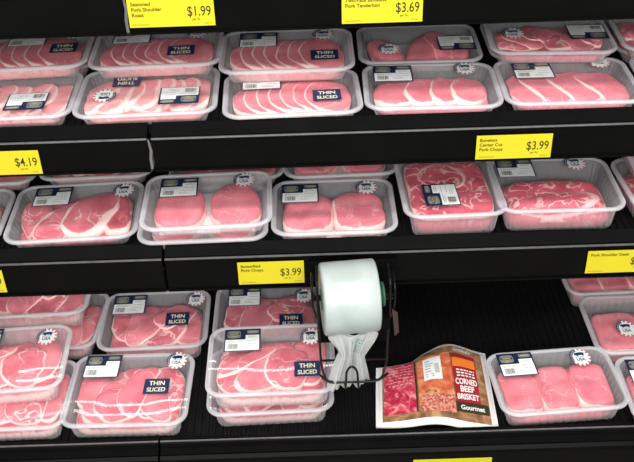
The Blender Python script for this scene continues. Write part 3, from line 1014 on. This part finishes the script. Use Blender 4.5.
# ------------------------------------------------------------------ corned beef packet
def build_packet():
    t = empty('corned_beef_packet', (.220, 1.330, ZB))
    tag(t, 'flat corned beef packet with white border and red banner lying on the bottom deck', 'meat packet')
    # outline corners (local) and bulge
    P00, P10, P11, P01 = Vector((-.118, -.096)), Vector((.119, -.116)), Vector((.127, .096)), Vector((-.106, .080))

    def S(u, v, off=0.0):
        p = P00 * (1 - u) * (1 - v) + P10 * u * (1 - v) + P11 * u * v + P01 * (1 - u) * v
        edge = max(0, math.sin(PI * min(max(u, 0), 1)) * math.sin(PI * min(max(v, 0), 1)))
        z = .006 + .024 * edge ** .45
        z += .016 * math.exp(-((u - .50) / .22) ** 2) * (1 - v) ** 2          # front edge lifts in the middle
        hump = math.exp(-((u - .66) / .25) ** 2)
        z += .011 * hump * v ** 2
        y = p.y + .034 * hump * v ** 3
        if u < .42:                                                            # left pane sits lower
            y -= .010 * v ** 3 * min(1, (.42 - u) / .1)
        z += .0014 * math.sin(u * 23 + v * 5) * edge
        return (p.x, y, z + off)

    def patch(name, mat, u0, u1, v0, v1, off, nu=16, nv=16):
        mb = MB()
        mb.grid(lambda u, v: S(u, v, off), nu, nv, 0, u0, u1, v0, v1)
        return mb.build(name, [mat], t, True)
    mb = MB()
    mb.grid(lambda u, v: S(u, v), 40, 36)
    mb.grid(lambda u, v: (S(u, v)[0], S(u, v)[1], .0006), 40, 36)
    n = (41) * (37)
    rim = [i for i in range(41)] + [j * 41 + 40 for j in range(1, 37)] + [36 * 41 + i for i in range(39, -1, -1)] + [j * 41 for j in range(35, 0, -1)]
    for a, b in zip(rim, rim[1:] + rim[:1]):
        mb.f.append((a, b, b + n, a + n))
        mb.m.append(0)
    mb.build('wrapper', [simple('packet_white_film', (.78, .77, .75), .3, .5)], t, True)

    def print_mat(name, c1, c2, c3, scale, dist):
        m, nt, b = new_mat(name)
        tc = nt.nodes.new('ShaderNodeTexCoord')
        nn = nt.nodes.new('ShaderNodeTexNoise')
        nn.inputs['Scale'].default_value = scale
        nn.inputs['Detail'].default_value = 5
        nn.inputs['Distortion'].default_value = dist
        nt.links.new(tc.outputs['Object'], nn.inputs['Vector'])
        cr = nt.nodes.new('ShaderNodeValToRGB')
        cr.color_ramp.elements[0].position = .36
        cr.color_ramp.elements[0].color = (*c1, 1)
        cr.color_ramp.elements[1].position = .66
        cr.color_ramp.elements[1].color = (*c3, 1)
        e = cr.color_ramp.elements.new(.5)
        e.color = (*c2, 1)
        nt.links.new(nn.outputs['Fac'], cr.inputs[0])
        nt.links.new(cr.outputs[0], b.inputs['Base Color'])
        b.inputs['Roughness'].default_value = .28
        return m
    wood = print_mat('printed_wood_board', (.16, .075, .035), (.28, .14, .07), (.45, .26, .13), 34, 1.5)
    photo = print_mat('printed_meat_photo', (.52, .10, .04), (.68, .19, .09), (.72, .36, .20), 40, .8)
    patch('board_print', wood, .055, .945, .055, .945, .0006, 36, 30)
    patch('meat_photo', photo, .36, .66, .20, .87, .0010)
    patch('sliced_meat_photo', print_mat('printed_slices', (.30, .06, .05), (.55, .16, .11), (.75, .45, .32), 90, 2.0), .38, .66, .12, .34, .0013)
    win = patch('meat_window', print_mat('beef_window', (.40, .02, .05), (.58, .055, .10), (.72, .30, .30), 46, 1.6), .07, .335, .13, .93, .0014)
    # ice-white creases and small print rows on the window
    mb = MB()
    rr = random.Random(3)
    for i in range(7):
        v = .86 - i * .055
        u = .10 + rr.uniform(0, .03)
        while u < .31:
            l = rr.uniform(.01, .03)
            mb.grid(lambda a, b: S(a, b, .0018), 2, 1, 0, u, min(u + l, .32), v, v + .012)
            u += l + .012
    mb.build('window_print', [simple('window_pink_print', (.72, .42, .44), .5)], t)
    patch('window_edge', M['ink'], .335, .35, .13, .93, .0014, 2, 14)
    ban = simple('banner_crimson', (.34, .015, .025), .3, .5)
    patch('banner', ban, .67, .875, .24, .85, .0016)
    patch('banner_flag', simple('banner_orange', (.80, .20, .03), .3, .5), .675, .87, .69, .80, .0020)
    patch('banner_foot', M['ink'], .665, .935, .145, .262, .0020)
    mb = MB()
    Sx = lambda u, v, z: S(u, v, z)
    for s, v, sz in (('CORNED', .475, .098), ('BEEF', .385, .098), ('BRISKET', .295, .092)):
        put_text(mb, s, .773, v, sz, .0026, 0, 'c', 1, .03, Sx, width=.185 if s != 'BEEF' else .12)
    for i in range(3):
        u = .70
        while u < .85:
            l = rr.uniform(.012, .03)
            mb.grid(lambda a, b: S(a, b, .0024), 2, 1, 0, u, min(u + l, .855), .57 + i * .035, .587 + i * .035)
            u += l + .008
    mb.build('banner_lettering', [simple('packet_white_ink', (.82, .80, .78), .5)], t)
    mb = MB()
    put_text(mb, "Gourmet", .800, .175, .072, .0028, 0, 'c', 1, .03, Sx, width=.20)
    mb.build('brand_lettering', [M['silverink']], t)
    mb = MB()
    put_text(mb, "Grobbel's", .775, .885, .058, .0014, 0, 'c', 1, .03, Sx, width=.15)
    mb.build('top_lettering', [M['silverink']], t)
    # price label
    mb = MB()
    mb.grid(lambda a, b: S(a, b, .0016), 8, 8, 0, .415, .575, .53, .84)
    x = .52
    for i in range(9):
        mb.grid(lambda a, b: S(a, b, .0020), 1, 1, 1, .515, .555, .62 + i * .015, .628 + i * .015)
    for v in (.79, .75, .72, .68, .64, .60, .57):
        mb.grid(lambda a, b: S(a, b, .0020), 1, 1, 2, .43, .43 + rr.uniform(.04, .08), v, v + .012)
    mb.build('price_label', [M['white'], M['grey'], M['grey']], t)
    mb = MB()
    for i in range(6):
        u, v = .44 + rr.uniform(-.03, .05), .36 + rr.uniform(-.03, .03)
        mb.grid(lambda a, b: S(a, b, .0019), 1, 1, 0, u, u + .022, v, v + .018)
    mb.build('parsley_print', [simple('parsley_green', (.10, .20, .04), .5)], t)


build_packet()


# ------------------------------------------------------------------ roll of produce bags and its wire holder
def build_roll():
    C0 = Vector((.0525, 1.250, .669))
    t = empty('bag_roll', C0, math.radians(5))
    tag(t, 'roll of clear produce bags hanging from the lower shelf with one bag pulled down', 'bag roll')
    R, L = .0645, .097
    m, nt, b = new_mat('bag_film_roll')
    tc = nt.nodes.new('ShaderNodeTexCoord')
    n1 = nt.nodes.new('ShaderNodeTexNoise')
    n1.inputs['Scale'].default_value = 18
    n1.inputs['Detail'].default_value = 4
    nt.links.new(tc.outputs['Object'], n1.inputs['Vector'])
    cr = nt.nodes.new('ShaderNodeValToRGB')
    cr.color_ramp.elements[0].color = (.33, .39, .375, 1)
    cr.color_ramp.elements[1].color = (.44, .495, .48, 1)
    cr.color_ramp.elements[0].position = .3
    cr.color_ramp.elements[1].position = .7
    nt.links.new(n1.outputs['Fac'], cr.inputs[0])
    nt.links.new(cr.outputs[0], b.inputs['Base Color'])
    b.inputs['Roughness'].default_value = .32
    b.inputs['Specular IOR Level'].default_value = .55
    bp = nt.nodes.new('ShaderNodeBump')
    bp.inputs['Strength'].default_value = .25
    bp.inputs['Distance'].default_value = .002
    nt.links.new(n1.outputs['Fac'], bp.inputs['Height'])
    nt.links.new(bp.outputs[0], b.inputs['Normal'])
    ns = 64
    prof = [(.020, -L / 2), (R * .6, -L / 2 - .0005), (R - .003, -L / 2), (R, -L / 2 + .003), (R * 1.004, -L / 4), (R, 0), (R * 1.003, L / 4), (R, L / 2 - .003), (R - .003, L / 2), (R * .6, L / 2 - .001), (.020, L / 2), (.020, -L / 2)]
    mb = MB()
    vs = [(x, r * math.cos(2 * PI * k / ns), r * math.sin(2 * PI * k / ns)) for r, x in prof for k in range(ns)]
    mb.add(vs, [(j * ns + k, j * ns + (k + 1) % ns, (j + 1) * ns + (k + 1) % ns, (j + 1) * ns + k) for j in range(len(prof) - 1) for k in range(ns)])
    mb.build('wound_film', [m], t, True)
    mb = MB()
    mb.tube([(-L / 2 - .001, 0, 0), (L / 2 + .013, 0, 0)], .0188, 24)
    mb.tube([(L / 2 + .009, 0, 0), (L / 2 + .013, 0, 0)], .0225, 24)
    mb.build('core', [simple('core_green', (.03, .12, .075), .4, .4)], t, True)
    # the loose bag: comes off the bottom front, gathers at a neck and flares
    bag, nt, gl = plastic_mat('loose_bag_film', (.88, .91, .90), .66, .12, .4)
    mb = MB()

    def sheet(u, v, k):
        zt, zb = -.048, -.192
        z = zt + (zb - zt) * v
        if v < .42:
            w = .044 + (.022 - .044) * (3 * (v / .42) ** 2 - 2 * (v / .42) ** 3)
        else:
            q = (v - .42) / .58
            w = .022 + .018 * q ** .8
        x = (u - .5) * 2 * w + .001 - .006 * v
        fold = (.002 + .006 * min(1, v / .3)) * math.sin(u * 21 + k * 2.1) + .004 * math.sin(u * 9 + v * 4)
        zz = z - .010 * v ** 4 * math.sin(u * 3.4 + .4) - (.0015 * math.sin(u * 30) if v > .97 else 0)
        return (x, -.042 + .028 * v * (1 if v < .5 else 1) - .004 * k + fold, zz)
    mb.grid(lambda u, v: sheet(u, v, 0), 40, 34)
    mb.grid(lambda u, v: sheet(u, v, 1), 40, 34)
    mb.build('loose_bag', [bag], t, True)
    mb = MB()
    rr = random.Random(8)
    for i in range(5):
        v0 = .10 + i * .055
        u = .50 + rr.uniform(-.05, .03)
        while u < .76:
            l = rr.uniform(.02, .06)
            mb.grid(lambda a, b: (sheet(a, b, 1)[0], sheet(a, b, 1)[1] - .0008, sheet(a, b, 1)[2]), 2, 1, 0, u, min(u + l, .78), v0, v0 + .026)
            u += l + .025
    mb.build('bag_print', [simple('green_bag_print', (.08, .36, .22), .5)], t)
    # wire holder
    h = empty('wire_bag_holder', C0)
    tag(h, 'black wire holder carrying the produce bag roll, with a front prong', 'bag holder')
    r = .0022
    for sx, nm in ((-1, 'side_wire'), (1, 'side_wire')):
        x = -.0555 if sx < 0 else .071
        mb = MB()
        mb.tube(fillet([(x, .078, .012), (x, .040, .040), (x, -.012, .042), (x, -.016, -.02), (x * .98, -.004, -.09), (x * .95, -.006, -.160), (x * .80, -.030, -.174), (x * .5, -.032, -.174)], .014), r)
        mb.tube(fillet([(x + sx * .009, .078, .002), (x + sx * .009, .036, .026), (x + sx * .009, -.004, .026), (x + sx * .009, -.010, -.012), (x, .0, -.055)], .012), r)
        mb.build(nm, [M['wire']], h, True)
    mb = MB()
    mb.tube(fillet([(-.055, -.020, -.168), (-.04, -.034, -.174), (.05, -.034, -.174), (.070, -.020, -.168)], .012), r)
    mb.tube(fillet([(-.055, .0, -.150), (.072, .0, -.150)], .012), r)
    mb.build('cross_wire', [M['wire']], h, True)
    mb = MB()
    mb.tube(fillet([(-.010, -.036, -.174), (-.010, -.052, -.174), (-.008, -.058, -.122), (.0015, -.059, -.108), (.011, -.058, -.122), (.014, -.052, -.174), (.014, -.036, -.174)], .012), r)
    mb.build('prong', [M['wire']], h, True)
    mb = MB()
    mb.box((-.058, .060, -.16), (.075, .066, .03))
    mb.box((.050, -.02, -.06), (.072, .05, -.035))
    mb.box((-.070, .062, -.005), (.092, .082, .02))
    mb.build('back_plate', [M['black']], h)
    mb = MB()
    mb.add([(.075, -.012, -.020), (.085, -.010, -.030), (.090, .0, -.085), (.082, -.002, -.092), (.075, -.0135, -.020), (.085, -.0115, -.030), (.090, -.0015, -.085), (.082, -.0035, -.092)],
           [(0, 1, 2, 3), (7, 6, 5, 4), (0, 4, 5, 1), (1, 5, 6, 2), (2, 6, 7, 3), (3, 7, 4, 0)])
    mb.build('hang_tab', [worn('faded_tab', (.07, .028, .025), (.05, .04, .04), .5, .3, 60)], h)
    mb = MB()
    mb.tube([(-.066, 0, 0), (.079, 0, 0)], .006, 12)
    mb.build('spindle', [M['wire']], h, True)


build_roll()
scene.cycles.transparent_max_bounces = 24
